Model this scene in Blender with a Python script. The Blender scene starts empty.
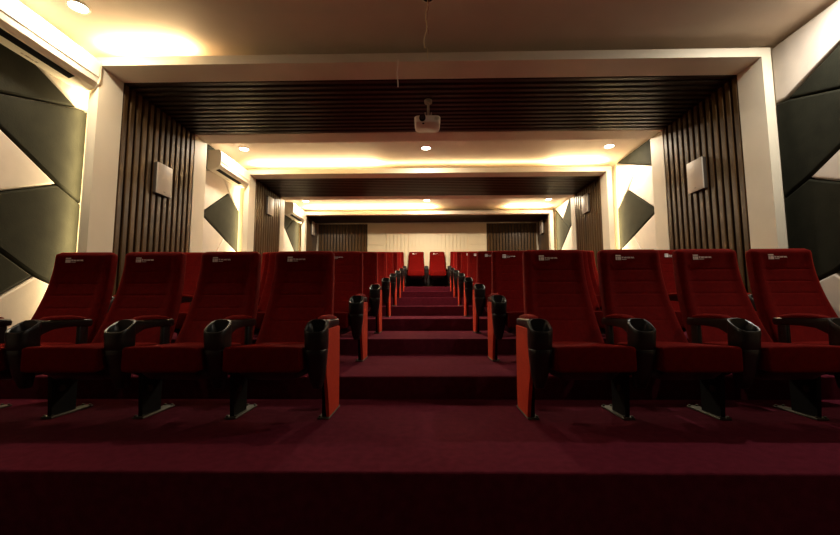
import bpy, bmesh, math, random
from mathutils import Vector, Matrix
random.seed(7)
PI = math.pi
sc = bpy.context.scene
COL = sc.collection

# ---------------------------------------------------------------- dimensions
XS = 3.60            # inner face of the portals
ZS = 3.378           # soffit height of the portals
XW = 3.90            # side walls
ZC = 3.60            # ceiling
PITCH = 1.3486       # row pitch
RISE = 0.1763        # step height
YN = 1.833           # front edge of the first platform
CHY = 2.335          # front of the arm nose in row one
XA = 0.680           # aisle arm centre
SP = 0.610           # arm spacing
YB = 12.74           # back wall
PORTALS = [(4.08, 4.42, 5.88, 6.21), (7.76, 8.06, 9.49, 9.76), (11.44, 11.60, YB, YB)]

# ---------------------------------------------------------------- materials
def mat(name, col, rough=0.6, metal=0.0, sheen=0.0, sheen_tint=None, noise=0.0, nscale=40, bump=0.0,
        bscale=200, emit=None, estr=0, coat=0.0, stretch=None, spec=0.5):
    m = bpy.data.materials.new(name); m.use_nodes = True
    nt = m.node_tree; b = nt.nodes['Principled BSDF']
    b.inputs['Base Color'].default_value = (*col, 1)
    b.inputs['Roughness'].default_value = rough
    b.inputs['Metallic'].default_value = metal
    b.inputs['Coat Weight'].default_value = coat
    b.inputs['Specular IOR Level'].default_value = spec
    if sheen:
        b.inputs['Sheen Weight'].default_value = sheen
        b.inputs['Sheen Roughness'].default_value = 0.35
        b.inputs['Sheen Tint'].default_value = (*(sheen_tint or col), 1)
    if noise or bump:
        tc = nt.nodes.new('ShaderNodeTexCoord')
        mp = nt.nodes.new('ShaderNodeMapping')
        nt.links.new(tc.outputs['Object'], mp.inputs['Vector'])
        if stretch: mp.inputs['Scale'].default_value = stretch
    if noise:
        n = nt.nodes.new('ShaderNodeTexNoise'); n.inputs['Scale'].default_value = nscale
        n.inputs['Detail'].default_value = 4
        nt.links.new(mp.outputs['Vector'], n.inputs['Vector'])
        r = nt.nodes.new('ShaderNodeValToRGB')
        r.color_ramp.elements[0].position = 0.3; r.color_ramp.elements[1].position = 0.7
        r.color_ramp.elements[0].color = (*[c*(1-noise) for c in col], 1)
        r.color_ramp.elements[1].color = (*[min(1, c*(1+noise)) for c in col], 1)
        nt.links.new(n.outputs['Fac'], r.inputs['Fac'])
        nt.links.new(r.outputs['Color'], b.inputs['Base Color'])
    if bump:
        n2 = nt.nodes.new('ShaderNodeTexNoise'); n2.inputs['Scale'].default_value = bscale
        n2.inputs['Detail'].default_value = 3
        nt.links.new(mp.outputs['Vector'], n2.inputs['Vector'])
        bp = nt.nodes.new('ShaderNodeBump'); bp.inputs['Strength'].default_value = bump
        bp.inputs['Distance'].default_value = 0.004
        nt.links.new(n2.outputs['Fac'], bp.inputs['Height'])
        nt.links.new(bp.outputs['Normal'], b.inputs['Normal'])
    if emit:
        b.inputs['Emission Color'].default_value = (*emit, 1)
        b.inputs['Emission Strength'].default_value = estr
    return m

M = {}
M['ivory'] = mat('ivory_paint', (0.76, 0.69, 0.55), 0.55, noise=0.03, nscale=3)
M['ceiling'] = mat('ceiling_paint', (0.70, 0.58, 0.46), 0.7, noise=0.05, nscale=2)
M['wall'] = mat('wall_paint', (0.72, 0.62, 0.48), 0.7)
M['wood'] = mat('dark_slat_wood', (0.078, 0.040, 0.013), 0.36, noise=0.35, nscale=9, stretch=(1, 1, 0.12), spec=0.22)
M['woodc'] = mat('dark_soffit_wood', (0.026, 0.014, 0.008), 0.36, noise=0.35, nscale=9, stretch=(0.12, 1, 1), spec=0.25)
M['frontwall'] = mat('dark_front_wall', (0.02, 0.02, 0.022), 0.8)
M['groove'] = mat('slat_backing', (0.006, 0.004, 0.003), 0.8)
M['carpet'] = mat('maroon_carpet', (0.098, 0.0110, 0.0220), 1.0, sheen=0.06, sheen_tint=(0.5, 0.04, 0.14), noise=0.16, nscale=22, bump=0.9, bscale=260, spec=0.04)
M['velvet'] = mat('red_velvet', (0.118, 0.0026, 0.0018), 0.9, sheen=0.30, sheen_tint=(1.0, 0.07, 0.03), noise=0.14, nscale=30, bump=0.25, bscale=500, spec=0.06)
M['felt'] = mat('red_felt_panel', (0.46, 0.040, 0.018), 0.85, sheen=0.12, sheen_tint=(1, 0.08, 0.03), noise=0.08, nscale=40, bump=0.2, bscale=400, spec=0.06)
M['plastic'] = mat('black_plastic', (0.010, 0.011, 0.010), 0.34, bump=0.12, bscale=500)
M['blackmetal'] = mat('black_metal', (0.004, 0.004, 0.004), 0.6, spec=0.2)
M['steel'] = mat('dull_steel', (0.12, 0.11, 0.08), 0.55, metal=0.5)
M['thread'] = mat('pale_thread', (0.90, 0.80, 0.74), 0.8)
M['darkpad'] = mat('charcoal_leatherette', (0.018, 0.018, 0.012), 0.8, noise=0.18, nscale=7, bump=0.35, bscale=60, spec=0.08)
M['lightpad'] = mat('cream_leatherette', (0.60, 0.53, 0.46), 0.55, noise=0.05, nscale=6, bump=0.2, bscale=60, spec=0.2)
M['white'] = mat('white_plastic', (0.78, 0.72, 0.60), 0.35)
M['vent'] = mat('vent_black', (0.004, 0.004, 0.004), 0.8, spec=0.05)
M['logo'] = mat('grey_marking', (0.35, 0.30, 0.24), 0.5)
M['speaker'] = mat('speaker_cream', (0.66, 0.58, 0.48), 0.5)
M['speakerbox'] = mat('speaker_casing', (0.05, 0.035, 0.025), 0.5)
M['cream'] = mat('cream_board', (0.80, 0.68, 0.46), 0.5, noise=0.02, nscale=4)
M['lens'] = mat('lens_glass', (0.01, 0.01, 0.012), 0.08, coat=1.0)
M['bulb'] = mat('lit_diffuser', (1, 1, 1), 0.5, emit=(1.0, 0.93, 0.80), estr=14)
M['wire'] = mat('pale_wire', (0.85, 0.70, 0.40), 0.5)
M['wire_red'] = mat('red_wire', (0.40, 0.08, 0.03), 0.5)
M['hole'] = mat('hole_black', (0.01, 0.01, 0.01), 0.9)

# ---------------------------------------------------------------- helpers
def link(name, bm, m, parent=None, smooth=False, loc=None, extra=()):
    bmesh.ops.recalc_face_normals(bm, faces=bm.faces[:])
    me = bpy.data.meshes.new(name); bm.to_mesh(me); bm.free()
    me.materials.append(m)
    for e in extra: me.materials.append(e)
    if smooth:
        for p in me.polygons: p.use_smooth = True
        try: me.set_sharp_from_angle(angle=math.radians(50))
        except Exception: pass
    o = bpy.data.objects.new(name, me); COL.objects.link(o)
    if parent: o.parent = parent
    if loc: o.location = loc
    return o
def empty(name, loc=(0, 0, 0)):
    o = bpy.data.objects.new(name, None); o.empty_display_size = 0.1
    COL.objects.link(o); o.location = loc; return o
def tag(o, label, cat, group=None, kind=None):
    o['label'] = label; o['category'] = cat
    if group: o['group'] = group
    if kind: o['kind'] = kind
    return o
def struct(o):
    o['kind'] = 'structure'; return o
def box(bm, x0, x1, y0, y1, z0, z1, bev=0.0, seg=2, mi=0):
    r = bmesh.ops.create_cube(bm, size=1.0)
    vs = r['verts']
    for v in vs:
        v.co = Vector(((x0+x1)/2 + v.co.x*(x1-x0), (y0+y1)/2 + v.co.y*(y1-y0), (z0+z1)/2 + v.co.z*(z1-z0)))
    fs = set(f for v in vs for f in v.link_faces)
    for f in fs: f.material_index = mi
    if bev:
        es = list(set(e for v in vs for e in v.link_edges))
        bmesh.ops.bevel(bm, geom=es, offset=bev, segments=seg, profile=0.5, affect='EDGES')
def bmbox(*a, **k):
    bm = bmesh.new(); box(bm, *a, **k); return bm
def prism(bm, pts, a0, a1, axis='x', mi=0):
    """extrude a 2-D outline along an axis. axis x: pts are (y,z); axis y: pts are (x,z); z: (x,y)"""
    def co(p, a):
        return {'x': (a, p[0], p[1]), 'y': (p[0], a, p[1]), 'z': (p[0], p[1], a)}[axis]
    A = [bm.verts.new(co(p, a0)) for p in pts]; B = [bm.verts.new(co(p, a1)) for p in pts]
    n = len(pts)
    fs = [bm.faces.new(A), bm.faces.new(B[::-1])]
    for i in range(n): fs.append(bm.faces.new((A[i], A[(i+1) % n], B[(i+1) % n], B[i])))
    for f in fs: f.material_index = mi
def cyl(bm, c, r, h, axis='z', n=24, r2=None):
    r2 = r if r2 is None else r2
    ret = bmesh.ops.create_cone(bm, cap_ends=True, segments=n, radius1=r, radius2=r2, depth=h)
    rot = {'z': Matrix(), 'y': Matrix.Rotation(PI/2, 4, 'X'), 'x': Matrix.Rotation(PI/2, 4, 'Y')}[axis]
    bmesh.ops.transform(bm, matrix=Matrix.Translation(c) @ rot, verts=ret['verts'])
def loft(bm, rings, cap0=True, cap1=True):
    V = [[bm.verts.new(p) for p in r] for r in rings]
    n = len(rings[0])
    for a, b in zip(V, V[1:]):
        for i in range(n):
            bm.faces.new((a[i], a[(i+1) % n], b[(i+1) % n], b[i]))
    if cap0: bm.faces.new(V[0][::-1])
    if cap1: bm.faces.new(V[-1])
def sup(n, hw, hd, e=4.0):
    out = []
    for i in range(n):
        t = 2*PI*i/n
        c, s = math.cos(t), math.sin(t)
        out.append((hw*math.copysign(abs(c)**(2/e), c), hd*math.copysign(abs(s)**(2/e), s)))
    return out
def copy_tree(o, parent=None):
    c = o.copy(); COL.objects.link(c); c.parent = parent
    for k in ('label',):
        if k in c and parent is None: del c[k]
    for ch in list(o.children): copy_tree(ch, c)
    return c
def tube(bm, pts, r, n=8):
    rings = []
    for i, p in enumerate(pts):
        p = Vector(p)
        d = (Vector(pts[min(i+1, len(pts)-1)]) - Vector(pts[max(i-1, 0)])).normalized()
        a = d.orthogonal().normalized() if abs(d.y) > .9 else d.cross(Vector((0, 1, 0))).normalized()
        b = d.cross(a)
        rings.append([tuple(p + a*r*math.cos(2*PI*k/n) + b*r*math.sin(2*PI*k/n)) for k in range(n)])
    loft(bm, rings)

# ---------------------------------------------------------------- the setting
def floor_z(y):
    if y < YN: return -0.352
    return min(7, int((y-YN)/PITCH))*RISE
# stepped floor, carpeted
bm = bmesh.new()
prof = [(-3.0, -0.6), (-3.0, -0.352), (YN, -0.352)]
def nosing(y, z0, z1):
    r = 0.012
    return [(y, z0)] + [(y + r - r*math.cos(a), z1 - r + r*math.sin(a)) for a in (0, PI/6, PI/3, PI/2)]
prof = [(-3.0, -0.6), (-3.0, -0.352)]
zprev = -0.352
for k in range(8):
    y = YN + k*PITCH
    prof += nosing(y, zprev, k*RISE); zprev = k*RISE
prof += [(YB, zprev), (YB, -0.6)]
prism(bm, prof, -XW, XW, 'x')
struct(link('floor', bm, M['carpet']))
struct(link('ceiling', bmbox(-XW-.1, XW+.1, -3.1, YB+.1, ZC, ZC+.1), M['ceiling']))
struct(link('wall_left', bmbox(-XW-.1, -XW, -3.1, YB+.1, -0.6, ZC), M['wall']))
struct(link('wall_right', bmbox(XW, XW+.1, -3.1, YB+.1, -0.6, ZC), M['wall']))
struct(link('wall_back', bmbox(-XW, XW, YB, YB+.1, -0.6, ZC), M['wall']))
struct(link('wall_front', bmbox(-XW, XW, -3.1, -3.0, -0.6, ZC), M['frontwall']))

side = {-1: 'left', 1: 'right'}
nth = ['front', 'middle', 'rear']
SLAT = 0.1165
for i, (yf, y0, y1, ye) in enumerate(PORTALS):
    zf = floor_z(yf+.01)
    # ivory frame : outline in X-Z, extruded in Y, free of walls and ceiling by a lighting gap
    bm = bmesh.new()
    T = 0.10
    segs = [(yf, y0)] + ([(y1, ye)] if ye > y1 else []) + [(y0, y1)]
    for si, (a, b) in enumerate(segs):
        xi, zi = (XS, ZS) if si < len(segs)-1 else (XS+.055, ZS+.055)
        zb = zf
        for s in (-1, 1):
            box(bm, min(s*xi, s*(XS+T)), max(s*xi, s*(XS+T)), a, b, -0.3, zi)
        box(bm, -XS-T, XS+T, a, b, zi, ZS+T)
    struct(link('trim_%d' % (i+1), bm, M['ivory']))
    # slatted linings
    n = round((y1-y0)/SLAT); pit = (y1-y0)/n
    pos = ['first arch from the camera', 'second arch, halfway up the rows', 'last arch at the back wall'][i]
    for s in (-1, 1):
        bm = bmesh.new()
        xa, xb = XS+.008, XS+.054
        box(bm, min(s*(XS+.045), s*xb), max(s*(XS+.045), s*xb), y0+.002, y1-.002, floor_z(y0+.01)+.004-(.0), ZS-.004, mi=1)
        dep = 0.045 if i < 2 else 0.03
        for k in range(n):
            a = y0+pit*k+pit*.17; b = y0+pit*(k+1)-pit*.17
            ch = 0.008
            xo, xi2 = s*(XS+.046), s*(XS+.046-dep)
            pts = [(xo, a), (xi2+s*ch*1.2, a), (xi2, a+ch), (xi2, b-ch), (xi2+s*ch*1.2, b), (xo, b)]
            zb = floor_z(b)+.004
            prism(bm, pts, zb, ZS-.004 , 'z', 0)
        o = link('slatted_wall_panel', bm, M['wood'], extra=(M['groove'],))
        tag(o, 'dark brown vertically slatted wall lining, %s side of the %s' % (side[s], pos), 'wall panel', 'slatted wall linings inside the arches')
    bm = bmesh.new()
    box(bm, -XS-.052, XS+.052, y0+.002, y1-.002, ZS+.045, ZS+.054, mi=1)
    for k in range(n):
        a = y0+pit*k+pit*.17; b = y0+pit*(k+1)-pit*.17
        zo, zi2 = ZS+.046, ZS+.046-(0.045 if i < 2 else .03); ch = .008
        pts = [(a, zo), (a, zi2+ch*1.2), (a+ch, zi2), (b-ch, zi2), (b, zi2+ch*1.2), (b, zo)]
        prism(bm, pts, -XS-.05, XS+.05, 'x', 0)
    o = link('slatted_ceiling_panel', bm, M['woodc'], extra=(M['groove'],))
    tag(o, 'dark brown slatted overhead lining of the %s' % pos, 'ceiling panel', 'slatted overhead linings of the arches')

# filler that closes the gap beside the first arch on the right (no light strip there)
bm = bmesh.new(); box(bm, XS+T, XW, PORTALS[0][0]+.16, PORTALS[0][0]+.20, -.1, ZC)
box(bm, XS+.02, XS+T, PORTALS[0][0]+.16, PORTALS[0][0]+.20, ZS+T, ZC)
struct(link('trim_4', bm, M['ivory']))
# ---------------------------------------------------------------- back wall panelling
zb = 7*RISE
for s in (-1, 1):
    bm = bmesh.new()
    x0, x1 = (1.945, XS-.05)
    lo, hi = sorted((s*x0, s*x1))
    box(bm, lo, hi, YB-.02, YB-.001, zb+.004, ZS-.03, mi=1)
    n = 16; w = (hi-lo)/n
    for k in range(n):
        box(bm, lo+w*k+w*.12, lo+w*(k+1)-w*.12, YB-.05, YB-.019, zb+.004, ZS-.03, bev=.006, seg=1)
    o = link('slatted_wall_panel', bm, M['wood'], extra=(M['groove'],))
    tag(o, 'brown vertical slats covering the back wall %s of the cream panelling' % ('left' if s < 0 else 'right'), 'wall panel', 'slatted linings on the back wall')
struct(link('trim_5', bmbox(-1.94, 1.94, YB-.02, YB-.001, zb+.10, zb+.612), M['groove']))
struct(link('baseboard_back', bmbox(-1.94, 1.94, YB-.025, YB-.001, zb+.001, zb+.098), M['wood']))
e = empty('cream_panelling', (0, YB-.001, zb))
tag(e, 'cream wall panelling in the centre of the back wall behind the last row', 'wall panel')
H = ZS-.03-zb-.004
bm = bmesh.new()
zz = [.62, .98, 1.42, H+.004]
for s in (-1, 1):
    for a, b in zip(zz, zz[1:]):
        lo, hi = sorted((s*1.335, s*1.94)); box(bm, lo+.004, hi-.002, -.03, 0, a+.003, b-.003, bev=.003, seg=1)
box(bm, -1.333, 1.333, -.03, 0, 3.06-zb, H+.004, bev=.003, seg=1)
box(bm, -1.93, 1.93, -.012, 0, .62, H)
link('surround_board', bm, M['cream'], e)
bm = bmesh.new()
n = 22; w = 2.65/n
for k in range(n):
    box(bm, -1.325+w*k+.004, -1.325+w*(k+1)-.004, -.036, -.012, .62, 3.05-zb, bev=.004, seg=1)
link('centre_batten', bm, M['cream'], e)

# ---------------------------------------------------------------- upholstered wall panels
def offset_poly(P, d):
    n = len(P)
    A = sum(P[i][0]*P[(i+1) % n][1]-P[(i+1) % n][0]*P[i][1] for i in range(n))
    if A < 0: P = P[::-1]
    out = []
    for i in range(n):
        p0, p1, p2 = Vector(P[i-1]), Vector(P[i]), Vector(P[(i+1) % n])
        d1, d2 = (p1-p0).normalized(), (p2-p1).normalized()
        n1, n2 = Vector((-d1.y, d1.x)), Vector((-d2.y, d2.x))
        b = (n1+n2); b /= max(1e-6, b.length)
        k = d/max(.35, b.dot(n1))
        out.append((p1.x+b.x*k, p1.y+b.y*k))
    return out
def wall_pad(s, P, m):
    bm = bmesh.new()
    t = .08
    P0 = offset_poly(P, .006)
    rings = []
    for ins, h in ((0, 0), (0, .6), (.004, .80), (.012, .93), (.024, 1.0)):
        Q = offset_poly(P0, ins) if ins else offset_poly(P0, 1e-5)
        rings.append([(s*(XW-.0005-t*h), y, z) for y, z in Q])
    if s > 0: rings = [r[::-1] for r in rings]
    loft(bm, rings)
    o = link('acoustic_panel', bm, m, smooth=True)
    for p in o.data.polygons:
        if len(p.vertices) != 4 or p.area > .05: p.use_smooth = False
    return o
D, L = 'darkpad', 'lightpad'
E1 = 4.225
V1, V1r, V2, V3 = (4.09, 2.90), (E1, 2.92), (3.93, 1.99), (E1, 1.855)
V4, V5, V6, V8 = (3.77, 1.03), (3.0, 2.54), (2.9, 1.56), (2.7, .31)
TOP = 3.56
bay1 = [
    (L, [V1, V1r, (E1, TOP), (2.54, TOP)], 'cream wedge-shaped padded panel high on the %s wall, against the front ceiling', 1),
    (D, [V1, (2.54, TOP), (2.2, TOP), V5], 'charcoal wedge padded panel, %s wall, under the top cream wedge in the front bay', 1),
    (D, [V1, V1r, V3, V2, V5], 'charcoal padded panel just above the cream triangle, %s wall, front bay', 1),
    (L, [V2, V5, V6], 'cream triangular padded panel pointing to the first arch, %s wall of the front bay', 1),
    (D, [V2, V3, (E1, .85), V4, V6], 'large charcoal padded panel on the %s wall below the cream triangle, front bay', 1),
    (D, [V6, V4, V8], 'charcoal triangular padded panel low on the %s wall beside the front row', 1),
    (L, [V4, (E1, .85), (E1, .01), (2.62, .01), V8], 'cream padded panel lowest on the %s wall, beside the front row chairs', 1),
    (L, [(2.2, TOP), V5, (1.9, 2.0), (.9, 2.6), (.9, TOP)], 'cream padded panel nearest the camera at the top of the %s wall', 1),
    (D, [V5, V6, V8, (2.62, .01), (1.85, .01), (1.9, 2.0)], 'tall charcoal padded panel nearest the camera on the %s wall', 1)]
bA, bB, bC, bD_, bF = (7.41, 2.887), (7.85, 2.635), (7.85, 1.785), (6.51, 2.285), (7.28, 1.995)
S2 = 6.22; F2 = .54
bay2 = [
    (D, [(7.85, TOP), (S2, TOP), (S2, 2.93)], 'charcoal triangular padded panel against the ceiling, %s wall of the middle bay', 0),
    (L, [(7.85, TOP-.003), (7.05, 3.25), bA, bB], 'cream padded panel above the charcoal diamond beside the second arch, %s wall', 0),
    (L, [(7.05, 3.25), (S2, 2.925), (S2, 2.30), bD_, bA], 'cream padded panel above the charcoal diamond, towards the first arch, %s wall', 0),
    (D, [bA, bB, bC, bD_], 'charcoal diamond-shaped padded panel on the %s wall of the middle bay', 0),
    (L, [bF, bC, (7.85, .885), (7.24, .885), (7.2, .72), (6.30, .72)], 'cream padded panel below the charcoal diamond beside the second arch, %s wall', 0),
    (L, [bD_, bF, (6.30, .72), (S2, .72), (S2, 2.29)], 'cream padded panel below the charcoal diamond, towards the first arch, %s wall', 0)]
S3 = 9.77; E3 = 11.62
c1, c2, c3 = (E3, 3.54), (10.50, 2.74), (E3, 2.02)
bay3 = [
    (D, [c1, (11.02, 3.11), c2, c3], 'charcoal kite-shaped padded panel on the %s wall of the rear bay', 0),
    (D, [(11.02, 3.11), c2, (S3, 3.20), (S3, TOP), (10.43, TOP)], 'charcoal padded panel towards the second arch, high on the %s wall of the rear bay', 0),
    (L, [c1, (11.02, 3.11), (10.43, TOP), (E3, TOP)], 'cream padded panel against the ceiling on the %s wall of the rear bay', 0),
    (L, [c2, c3, (E3, 1.25), (S3, 1.25), (S3, 3.19)], 'cream padded panel low on the %s wall of the rear bay', 0)]
for bay, gname in ((bay1, 'front'), (bay2, 'middle'), (bay3, 'rear')):
    for s in (-1, 1):
        for m, P, lab, _ in bay:
            o = wall_pad(s, P, M[m])
            tag(o, lab % side[s], 'wall panel', 'padded panels on the %s wall, %s bay' % (side[s], gname))

# ---------------------------------------------------------------- wall speakers
def make_speaker():
    t = empty('wall_speaker')
    link('casing', bmbox(0, .045, -.145, .145, 0, .41, bev=.006), M['speakerbox'], t)
    link('front_cover', bmbox(.044, .062, -.148, .148, -.003, .413, bev=.006), M['speaker'], t, smooth=True)
    link('badge', bmbox(.062, .0635, -.018, .018, .035, .047), M['logo'], t)
    return t
sp0 = make_speaker(); first = True
spk = [(5.15, 2.215), (8.76, 2.765), (12.16, 2.90)]
words = ['first arch', 'second arch', 'last arch by the back wall']
for i, (y, z) in enumerate(spk):
    for s in (-1, 1):
        o = sp0 if first else copy_tree(sp0); first = False
        o.location = (s*(XS-.0), y, z)
        o.rotation_euler = (0, 0, 0 if s < 0 else PI)
        tag(o, 'flat cream wall speaker, %s side of the %s' % (side[s], words[i]), 'speaker', 'wall speakers on the slatted linings')

# ---------------------------------------------------------------- air conditioners
def make_ac():
    t = empty('air_conditioner')
    Ln = 1.02
    pr = [(0, 0), (.10, 0), (.135, .006), (.165, .02)]
    bm = bmesh.new()
    prism(bm, [(0, .0), (.10, .0), (.170, .024), (.202, .065), (.212, .12), (.215, .25), (.205, .285), (.18, .305), (0, .305)], 0.008, Ln-.008, 'y')
    link('body', bm, M['white'], t)
    for y in (0, Ln-.012):
        bm = bmesh.new()
        prism(bm, [(0, -.002), (.10, -.002), (.172, .021), (.206, .062), (.216, .11), (.218, .25), (.208, .288), (.182, .308), (0, .308)], y, y+.012, 'y')
        link('end_cap', bm, M['white'], t)
    bm = bmesh.new()
    prism(bm, [(.212, .12), (.218, .122), (.221, .25), (.209, .289), (.205, .285), (.214, .25)], .02, Ln-.02, 'y')
    link('front_panel', bm, M['white'], t)
    bm = bmesh.new(); prism(bm, [(.103, -.0015), (.160, .018), (.160, .026), (.103, .006)], .07, Ln-.20, 'y')
    link('air_vent', bm, M['vent'], t)
    bm = bmesh.new(); prism(bm, [(.163, .0185), (.174, .0225), (.200, .060), (.196, .062)], .05, Ln-.20, 'y')
    link('louver', bm, M['white'], t)
    bm = bmesh.new()
    for k, (a, w) in enumerate(((.47, .02), (.50, .035), (.54, .03), (.58, .02))):
        box(bm, .035, .05+.006*(k % 2), a, a+w, -.0015, .001)
    link('marking', bm, M['logo'], t)
    bm = bmesh.new(); cyl(bm, (.165, Ln-.075, .045), .016, .012, 'z', 16)
    link('indicator', bm, M['logo'], t)
    return t
ac0 = make_ac()
for i, (y, z, lab) in enumerate([(2.845, 3.085, 'large white split air conditioner nearest the camera, high on the left wall'),
                                 (6.62, 3.10, 'white split air conditioner high on the left wall between first and second arches'),
                                 (10.35, 3.15, 'small distant white air conditioner on the left wall before the last arch')]):
    o = ac0 if i == 0 else copy_tree(ac0)
    o.location = (-XW+.081, y, z)
    o.scale = (1.1, 1.12, 1.1) if i else (1.12, 1.2, 1.14)
    tag(o, lab, 'air conditioner', 'air conditioners on the left wall')

# ---------------------------------------------------------------- ceiling lights
def make_downlight():
    t = empty('downlight')
    bm = bmesh.new()
    n = 32
    rings = []
    for r, z in ((.095, 0), (.095, -.006), (.09, -.010), (.078, -.008), (.074, 0)):
        rings.append([(r*math.cos(2*PI*k/n), r*math.sin(2*PI*k/n), z) for k in range(n)])
    loft(bm, rings, False, False)
    link('trim_ring', bm, M['white'], t, smooth=True)
    bm = bmesh.new(); cyl(bm, (0, 0, -.003), .074, .004, 'z', 32)
    link('diffuser', bm, M['bulb'], t)
    return t
dl0 = make_downlight()
WARM = (1.0, 0.76, 0.40)
LAMP = (1.0, 0.84, 0.62)
def area(name, loc, sx, sy, power, col, direction, spread=PI, shape='RECTANGLE'):
    l = bpy.data.lights.new(name, 'AREA'); l.shape = shape; l.size = sx
    if shape == 'RECTANGLE': l.size_y = sy
    l.energy = power; l.color = col; l.spread = spread
    o = bpy.data.objects.new(name, l); COL.objects.link(o); o.location = loc
    o.rotation_euler = Vector(direction).to_track_quat('-Z', 'Y').to_euler()
    return o
DL = [(-3.34, 3.49, 'left', 'front bay', 20), (3.36, 3.22, 'right', 'front bay', 27),
      (-3.36, 6.99, 'left', 'middle bay', 24), (-.01, 7.03, 'centre', 'middle bay', 40), (3.33, 7.03, 'right', 'middle bay', 30),
      (-3.36, 10.71, 'left', 'rear bay', 24), (.0, 10.71, 'centre', 'rear bay', 68), (3.35, 10.71, 'right', 'rear bay', 30)]
for i, (x, y, a, b, pw) in enumerate(DL):
    o = dl0 if i == 0 else copy_tree(dl0)
    o.location = (x, y, ZC)
    extra = 'between the projector and the second arch' if (a, b) == ('centre', 'middle bay') else 'recessed in the ceiling'
    tag(o, 'round lit downlight, %s of the %s, %s' % (a, b, extra), 'ceiling light', 'round ceiling downlights')
    area('downlight_lamp', (x, y, ZC-.012), .13, .13, pw, (1.0, .93, .80) if i == 1 else LAMP, (0, 0, -1), spread=math.radians(180), shape='DISK')
for x, a, pw in ((-3.34, 'left', 3), (3.36, 'right', 9)):  # added out-of-view fixtures, front fill for the first row of chairs
    o = copy_tree(dl0); o.location = (x, .45, ZC)
    tag(o, 'added unseen fill downlight over the camera end of the room, %s side' % a, 'ceiling light', 'round ceiling downlights')
    area('downlight_lamp', (x, .45, ZC-.012), .13, .13, pw, LAMP, (0, 0, -1), shape='DISK')  # fill light of the added fixture
# warm strips lying in the gap above each frame (facing up and out)
def strip_top(x0, x1, yf, p):
    area('strip_lamp', ((x0+x1)/2, yf+.035, ZS+.106), abs(x1-x0), .02, p*abs(x1-x0), WARM, (0, -.25, 1))
strip_top(-3.55, -2.65, PORTALS[0][0], 15)
strip_top(-3.55, -1.0, PORTALS[1][0], 15)
strip_top(2.5, 3.55, PORTALS[1][0], 18)
strip_top(-3.55, .2, PORTALS[2][0], 26)
strip_top(2.4, 3.55, PORTALS[2][0], 26)
strip_top(-1.0, 2.5, PORTALS[1][0], 2)
def strip_side(s, yf, z0, z1, p):
    h = z1-z0
    l = bpy.data.lights.new('strip_lamp', 'AREA'); l.shape = 'RECTANGLE'; l.size = .02; l.size_y = h
    l.energy = p*h; l.color = WARM
    o = bpy.data.objects.new('strip_lamp', l); COL.objects.link(o)
    o.location = (s*(XS+.106), yf+.05, (z0+z1)/2)
    # local -Z must point outwards (s,-.35,0); local Y up
    zax = -Vector((s, -.35, 0)).normalized(); yax = Vector((0, 0, 1)); xax = yax.cross(zax)
    o.rotation_euler = Matrix((xax, yax, zax)).transposed().to_euler()
strip_side(-1, PORTALS[0][0], .4, 3.4, 8)
for s in (-1, 1):
    strip_side(s, PORTALS[1][0], 1.0, 3.4, 9)
    strip_side(s, PORTALS[2][0], 1.4, 3.4, 9)

# ---------------------------------------------------------------- open lamp hole with loose wires
t = empty('ceiling_socket', (.02, 3.455, ZC))
tag(t, 'open round ceiling hole with loose wires hanging down, centre of front bay', 'ceiling light socket')
bm = bmesh.new(); n = 28
loft(bm, [[(r*math.cos(2*PI*k/n), r*math.sin(2*PI*k/n), z) for k in range(n)] for r, z in ((.062, 0), (.062, -.006), (.05, -.006), (.047, 0))], False, False)
link('rim', bm, M['white'], t, smooth=True)
bm = bmesh.new(); cyl(bm, (0, 0, -.001), .05, .002, 'z', 28); link('opening', bm, M['hole'], t)
def wig(x, y, z0, z1, amp, ph, n=14, dx=0):
    return [(x+dx*k/n+amp*math.sin(ph+k*.9)*min(1, k/3), y+amp*.6*math.cos(ph*2+k*.7)*min(1, k/3), z0+(z1-z0)*k/n) for k in range(n+1)]
bm = bmesh.new(); tube(bm, wig(-.005, 0, 0, -.50, .010, .4, dx=-.03), .0042, 6); link('wire', bm, M['wire'], t)
bm = bmesh.new(); tube(bm, wig(.018, 0, 0, -.15, .007, 2.0, 8, dx=-.03), .0028, 6); link('wire', bm, M['wire_red'], t)
bm = bmesh.new(); tube(bm, wig(-.008, .01, -.14, -.35, .014, 1.3, 8, dx=.0), .002, 6); link('wire', bm, M['wire_red'], t)
bm = bmesh.new(); tube(bm, wig(-.012, 0, -.49, -.60, .006, 0.3, 6, dx=.01), .0025, 6); link('wire', bm, M['wire'], t)
bm = bmesh.new(); tube(bm, wig(-.31, PORTALS[0][0]-.007, 3.40, 3.085, .004, 1.0, 8), .006, 8)
tag(link('hanging_cable', bm, M['white']), 'short pale cable hanging down from the beam of the first arch', 'cable')

# ---------------------------------------------------------------- projector
t = empty('projector', (.012, 4.75, 3.012))
tag(t, 'cream ceiling-mounted projector with black lens below the slatted first arch', 'projector')
bm = bmesh.new()
rings = []
for z, a, y0, y1 in ((0, .150, .012, .310), (.008, .158, .004, .318), (.05, .165, 0, .322), (.078, .166, 0, .322), (.086, .160, .006, .316)):
    rings.append([(x, (y0+y1)/2+yy, z) for x, yy in sup(40, a, (y1-y0)/2, 7)])
loft(bm, rings); link('body', bm, M['speaker'], t, smooth=True)
bm = bmesh.new(); cyl(bm, (-.062, -.006, .048), .040, .03, 'y', 32); link('lens_ring', bm, M['vent'], t, smooth=True)
bm = bmesh.new(); cyl(bm, (-.062, -.022, .048), .029, .006, 'y', 32); link('lens', bm, M['lens'], t, smooth=True)
bm = bmesh.new()
for k in range(6): box(bm, .092+k*.010, .097+k*.010, -.003, .004, .028, .065)
link('front_vent', bm, M['logo'], t)
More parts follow.
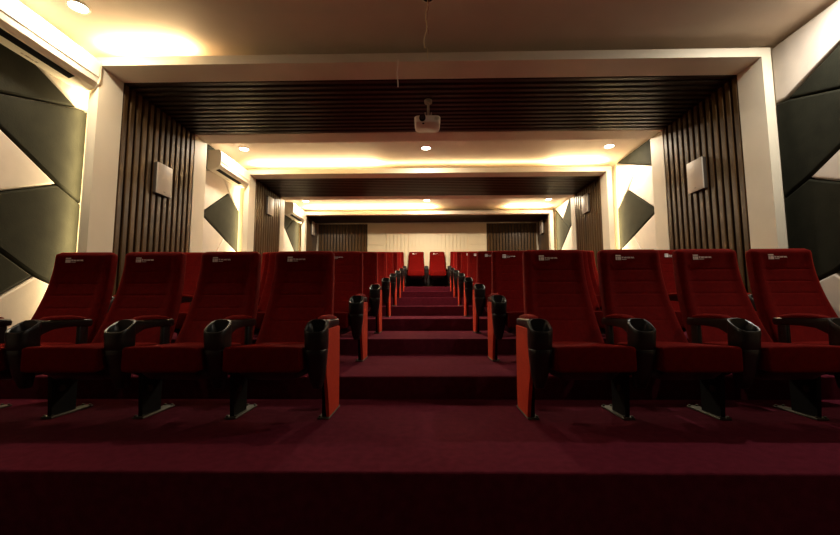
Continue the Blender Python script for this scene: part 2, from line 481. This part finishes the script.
bm = bmesh.new(); cyl(bm, (-.052, .035, -.004), .014, .010, 'z', 16); link('foot', bm, M['vent'], t)
bm = bmesh.new()
cyl(bm, (.012, .16, .215), .016, .24, 'z', 16)
cyl(bm, (.012, .16, (ZS-.02-3.012)), .05, .0398, 'z', 20)
for s in (-1, 1):
    tube(bm, [(.012, .16, .14), (.012+s*.035, .16, .165), (.012+s*.042, .16, .20)], .008, 8)
    tube(bm, [(.012, .16, .14), (.012+s*.08, .10, .095), (.012+s*.09, .09, .082)], .008, 8)
link('mounting_bracket', bm, M['logo'], t)

# ---------------------------------------------------------------- cinema chairs
CW = SP/2
def back_y(t):
    t = min(1, max(-.1, t)); return .548 + .272*(1-(1-t)**1.9)
def backrest_bm():
    bm = bmesh.new()
    n = 48
    lv = []
    z0, z1 = .40, 1.178
    N = 42
    grooves = [.62, .72, .82, .915, 1.01]
    zs_ = [z0+(z1-z0)*i/N for i in range(N+1)]
    zs_ += [g+d for g in grooves for d in (-.010, -.005, 0, .005, .010)]
    zs_ = sorted(set(round(z, 4) for z in zs_))
    rings = []
    for z in zs_:
        t = (z-z0)/(z1-z0)
        hw = .282 - .044*(1-(1-min(1, t/.85))**1.3)
        yf = back_y(t)      # front surface
        th = .125 - .035*t
        # rounding at top and bottom
        e = max(0, z-(z1-.035))/.035; e2 = max(0, (z0+.03)-z)/.03
        k = 1-(1-math.sqrt(max(0, 1-e*e)))
        hw2 = hw - .030*(1-k); th2 = th*(.35+.65*k); 
        k2 = 1-(1-math.sqrt(max(0, 1-e2*e2)))
        hw2 -= .02*(1-k2); th2 *= (.5+.5*k2)
        g = min(abs(z-q) for q in grooves)
        gd = .0020*max(0, 1-g/.010)
        ring = []
        for x, y in sup(n, hw2, th2/2, 5.5):
            u = x/hw2
            yy = yf + th/2 + y
            if y < 0:
                bol = .020*math.exp(-((abs(u)-.84)/.14)**2) * (1-.4*t)
                cen = .006*(1-(u/.7)**2) if abs(u) < .7 else 0
                yy -= (bol + cen)*k
                if abs(u) < .80: yy += gd*(1-(abs(u)/.80)**8)
            ring.append((x, yy, z))
        rings.append(ring)
    loft(bm, rings)
    return bm
def shell_bm():
    bm = bmesh.new(); rings = []
    for i in range(14):
        t = i/13; z = .33 + (1.10-.33)*t
        tt = (z-.40)/(1.178-.40)
        y = back_y(tt)+.125-.035*tt
        hw = .235-.03*t - .03*(1 if i in (0, 13) else 0)
        rings.append([(x, y+.0+yy, z) for x, yy in sup(24, hw, .016, 4)])
    loft(bm, rings); return bm
def cushion_bm():
    bm = bmesh.new()
    rings = []
    # loft along y (front to back); cross-section rounded box in x-z
    for y, sh in ((.022, .016), (.024, .008), (.029, .003), (.038, 0), (.30, 0), (.56, 0), (.585, .006), (.593, .022)):
        hw = .2345-sh; t = (y-.03)/.52
        zt = .494-.026*t-sh; zb_ = .342+.035*t+sh
        c = (zt+zb_)/2; hd = (zt-zb_)/2
        rings.append([(x, y, c+zz + (.006*(1-(x/hw)**2) if zz > 0 else 0)) for x, zz in sup(60, hw, hd, 13)])
    loft(bm, rings); return bm
def pan_bm():
    bm = bmesh.new()
    rings = []
    for z, hw, y0, y1 in ((.262, .12, .24, .50), (.285, .18, .14, .56), (.340, .205, .075, .58), (.352, .207, .08, .58)):
        rings.append([(x, (y0+y1)/2+yy, z) for x, yy in sup(28, hw, (y1-y0)/2, 5)])
    loft(bm, rings); return bm
def nose_bm():
    """cup-holder nose of the armrest: tapering column with an open sloping cup"""
    bm = bmesh.new(); n = 36
    def ring(z, hw, y0, y1, tilt=0, e=3.2):
        y0, y1 = .028+.74*y0, .028+.74*y1
        return [(x, (y0+y1)/2+yy, z*1.0+(.018 if z > .5 else 0)+tilt*yy/((y1-y0)/2)) for x, yy in sup(n, hw, (y1-y0)/2, e)]
    R = [ring(.232, .026, .125, .185), ring(.240, .030, .115, .19), ring(.30, .046, .078, .195), ring(.38, .057, .045, .20),
         ring(.44, .063, .022, .20), ring(.468, .0645, .014, .20), ring(.472, .062, .017, .20), ring(.478, .066, .010, .20),
         ring(.52, .0675, .004, .195, .012), ring(.57, .0685, 0, .190, .030), ring(.592, .0685, 0, .188, .037),
         ring(.598, .066, .003, .186, .037), ring(.598, .061, .008, .180, .036), ring(.592, .054, .014, .168, .034, 2.6),
         ring(.56, .049, .022, .155, .020, 2.4), ring(.515, .043, .035, .145, 0, 2.3)]
    loft(bm, R); return bm
def bar_bm():
    bm = bmesh.new(); rings = []
    for y, hw, zt, zb_ in ((.135, .050, .652, .50), (.18, .046, .650, .550), (.26, .041, .648, .582), (.36, .038, .646, .592), (.50, .036, .644, .594), (.565, .034, .642, .59), (.577, .028, .634, .60)):
        rings.append([(x, y, (zt+zb_)/2+zz) for x, zz in sup(24, hw, (zt-zb_)/2, 4.5)])
    loft(bm, rings)
    box(bm, -.014, .014, .485, .560, .30, .600, bev=.006)
    return bm
def pad_bm():
    bm = bmesh.new(); rings = []
    for y, hw, h in ((.195, .010, .004), (.205, .024, .010), (.24, .034, .021), (.31, .037, .027), (.42, .036, .027), (.50, .032, .016), (.525, .022, .010), (.533, .010, .003)):
        rings.append([(x, y, .6475+(h*max(0, zz)/1.0 + .000)) for x, zz in sup(24, hw, 1.0, 2.6)])
    loft(bm, rings); return bm
def leg_bm():
    bm = bmesh.new()
    prism(bm, [(.320, .012), (.50, .012), (.50, .20), (.57, .46), (.18, .46), (.17, .33), (.30, .28)], -.014, .014, 'x')
    return bm
def base_bm():
    bm = bmesh.new(); box(bm, -.038, .038, .295, .625, 0.001, .013, bev=.003, seg=1)
    for y in (.312, .608):
        cyl(bm, (.026, y, .017), .008, .010, 'z', 10); cyl(bm, (-.026, y, .017), .008, .010, 'z', 10)
    return bm
def cap_bm():
    bm = bmesh.new(); cyl(bm, (0, .37, .185), .022, .052, 'x', 20); return bm
def side_bm(s):
    bm = bmesh.new()
    P = [(.305, .014), (.585, .014), (.585, .06), (.58, .35), (.575, .59), (.225, .585), (.200, .54), (.196, .42), (.212, .30), (.245, .22), (.285, .10)]
    a, b = sorted((s*.016, s*.038))
    prism(bm, P, a, b, 'x')
    bmesh.ops.bevel(bm, geom=[e for e in bm.edges], offset=.003, segments=1, affect='EDGES')
    return bm
def logo_bm():
    """embroidered emblem (square with a T-shaped gap) and a line of small lettering, laid on the backrest"""
    bm = bmesh.new()
    def surf(z):
        t = (z-.40)/.778
        return back_y(t)-.008
    def r(x0, x1, z0, z1):
        a = surf(z0)-.0035; b = surf(z1)-.0035
        f = [bm.verts.new(p) for p in ((x0, a, z0), (x1, a, z0), (x1, b, z1), (x0, b, z1))]
        g = [bm.verts.new(p) for p in ((x0, a+.004, z0), (x1, a+.004, z0), (x1, b+.004, z1), (x0, b+.004, z1))]
        bm.faces.new(f); bm.faces.new(g[::-1])
        for i in range(4): bm.faces.new((f[i], g[i], g[(i+1) % 4], f[(i+1) % 4]))
    x, z = -.125, 1.088
    r(x, x+.040, z+.029, z+.040)
    r(x, x+.011, z, z+.025)
    r(x+.015, x+.040, z, z+.025)
    rr = random.Random(3)
    xx = x+.048
    for k in range(11):
        w = rr.choice((.005, .007, .008)); z0 = z+.013
        h = .011 if k else .014
        r(xx, xx+.0022, z0, z0+h)
        if k % 3 != 2: r(xx+.0022, xx+w-.0015, z0+(h-.002 if k % 2 else 0), z0+(h if k % 2 else .002))
        if k % 3 != 1: r(xx+w-.003, xx+w-.001, z0, z0+h)
        xx += w+.0022
    xx = x+.048
    for k in range(6):
        r(xx, xx+.004, z+.002, z+.007); xx += .0062
    return bm

MESH = {}
def part(name, fn, m, parent, key=None, smooth=True, x=0):
    key = key or name
    if key not in MESH:
        o = link(name, fn(), m, parent, smooth=smooth); MESH[key] = o.data
    else:
        o = bpy.data.objects.new(name, MESH[key]); COL.objects.link(o); o.parent = parent
    o.location = (x, 0, 0)
    return o
def add_arm(root, sx, panel=0):
    x = sx*CW
    b = part('armrest', bar_bm, M['plastic'], root, x=x)
    part('arm_pad', pad_bm, M['velvet'], b)
    part('cup_holder', nose_bm, M['plastic'], root, x=x)
    l = part('leg', leg_bm, M['blackmetal'], root, smooth=False, x=x)
    part('base_plate', base_bm, M['steel'], l, smooth=False)
    part('hinge_cap', cap_bm, M['steel'], l)
    if panel:
        p = part('side_panel', lambda: side_bm(panel), M['felt'], root, key='side%d' % panel, smooth=False, x=x)
        p['label'] = 'red-orange felt side panel'
def make_chair(arms, panel=0):
    root = empty('cinema_chair')
    br = part('backrest', backrest_bm, M['velvet'], root)
    part('embroidered_logo', logo_bm, M['thread'], br, smooth=False)
    part('back_shell', shell_bm, M['plastic'], root)
    part('seat_cushion', cushion_bm, M['velvet'], root)
    part('seat_pan', pan_bm, M['plastic'], root)
    for a in arms: add_arm(root, a, panel if a == panel or (panel and a == panel) else 0)
    return root
# the aisle-side arm belongs to each chair; the outermost chair also has the wall-side arm
protos = {}
def get(kind):
    if kind not in protos:
        s = -1 if kind[0] == 'L' else 1
        inner = -s
        if kind[1:] == 'aisle': protos[kind] = make_chair([inner], inner)
        elif kind[1:] == 'mid': protos[kind] = make_chair([inner])
        elif kind[1:] == 'wall': protos[kind] = make_chair([inner, s])
        elif kind[1:] == 'plain': protos[kind] = make_chair([])
        return protos[kind]
    return copy_tree(protos[kind])
rown = ['front row', 'second row', 'third row', 'fourth row', 'fifth row', 'sixth row', 'seventh row', 'last row']
seatn = ['beside the aisle', 'second from the aisle', 'third from the aisle', 'next to the wall']
for k in range(8):
    y = CHY + k*PITCH - (.045 if k == 7 else 0); z = k*RISE
    for s in (-1, 1):
        for j in range(4):
            kind = ('L' if s < 0 else 'R') + ('aisle' if j == 0 and k < 7 else 'wall' if j == 3 else 'mid')
            o = get(kind)
            o.location = (s*(XA+CW+SP*j), y, z)
            dx = {(-1, 0): -.014, (-1, 1): -.012, (-1, 2): -.030, (1, 0): .030, (1, 1): .026, (1, 2): .022}.get((s, j), 0) if k == 0 else 0
            for ch in o.children:
                    if ch.name.split('.')[0] in ('backrest', 'back_shell'): ch.location.x = dx
            tag(o, 'red high-backed cinema chair, %s, %s block, %s' % (rown[k], side[s], seatn[j] if k < 7 or j else 'beside the two centre chairs'),
                'chair', 'red chairs of the %s, %s block' % (rown[k], side[s]))
for s in (-1, 1):
    o = get('Lmid' if s < 0 else 'Rplain')
    o.location = (s*.325, CHY+7*PITCH-.045, 7*RISE)
    tag(o, 'red cinema chair facing straight down the aisle at its top, %s of the two' % side[s], 'chair', 'centre chairs at the top of the aisle')

# ---------------------------------------------------------------- world, camera, colour
w = bpy.data.worlds.new('World'); sc.world = w; w.use_nodes = True
w.node_tree.nodes['Background'].inputs['Color'].default_value = (0.01, 0.008, 0.006, 1)
w.node_tree.nodes['Background'].inputs['Strength'].default_value = 0.5
cam = bpy.data.cameras.new('camera'); co = bpy.data.objects.new('camera', cam); COL.objects.link(co)
sc.camera = co
cam.sensor_width = 36; cam.sensor_fit = 'HORIZONTAL'; cam.lens = 395.0/840*36
cam.clip_start = .02; cam.clip_end = 60
p, yw, r = 0.09184, 0.01772, -0.00313
F = Vector((-math.sin(yw)*math.cos(p), math.cos(yw)*math.cos(p), math.sin(p)))
Rr = Vector((math.cos(yw), math.sin(yw), 0)); U = Rr.cross(F)
A = Rr*math.cos(r)+U*math.sin(r); B = U*math.cos(r)-Rr*math.sin(r)
co.location = (-.002, 0, .746)
co.rotation_euler = Matrix((A, B, -F)).transposed().to_euler()
sc.view_settings.view_transform = 'Standard'; sc.view_settings.look = 'None'
sc.view_settings.gamma = 1; sc.view_settings.exposure = 0.85
sc.view_settings.use_curve_mapping = False
sc.cycles.use_denoising = True
sc.cycles.max_bounces = 8; sc.cycles.diffuse_bounces = 5
sc.cycles.sample_clamp_indirect = 6
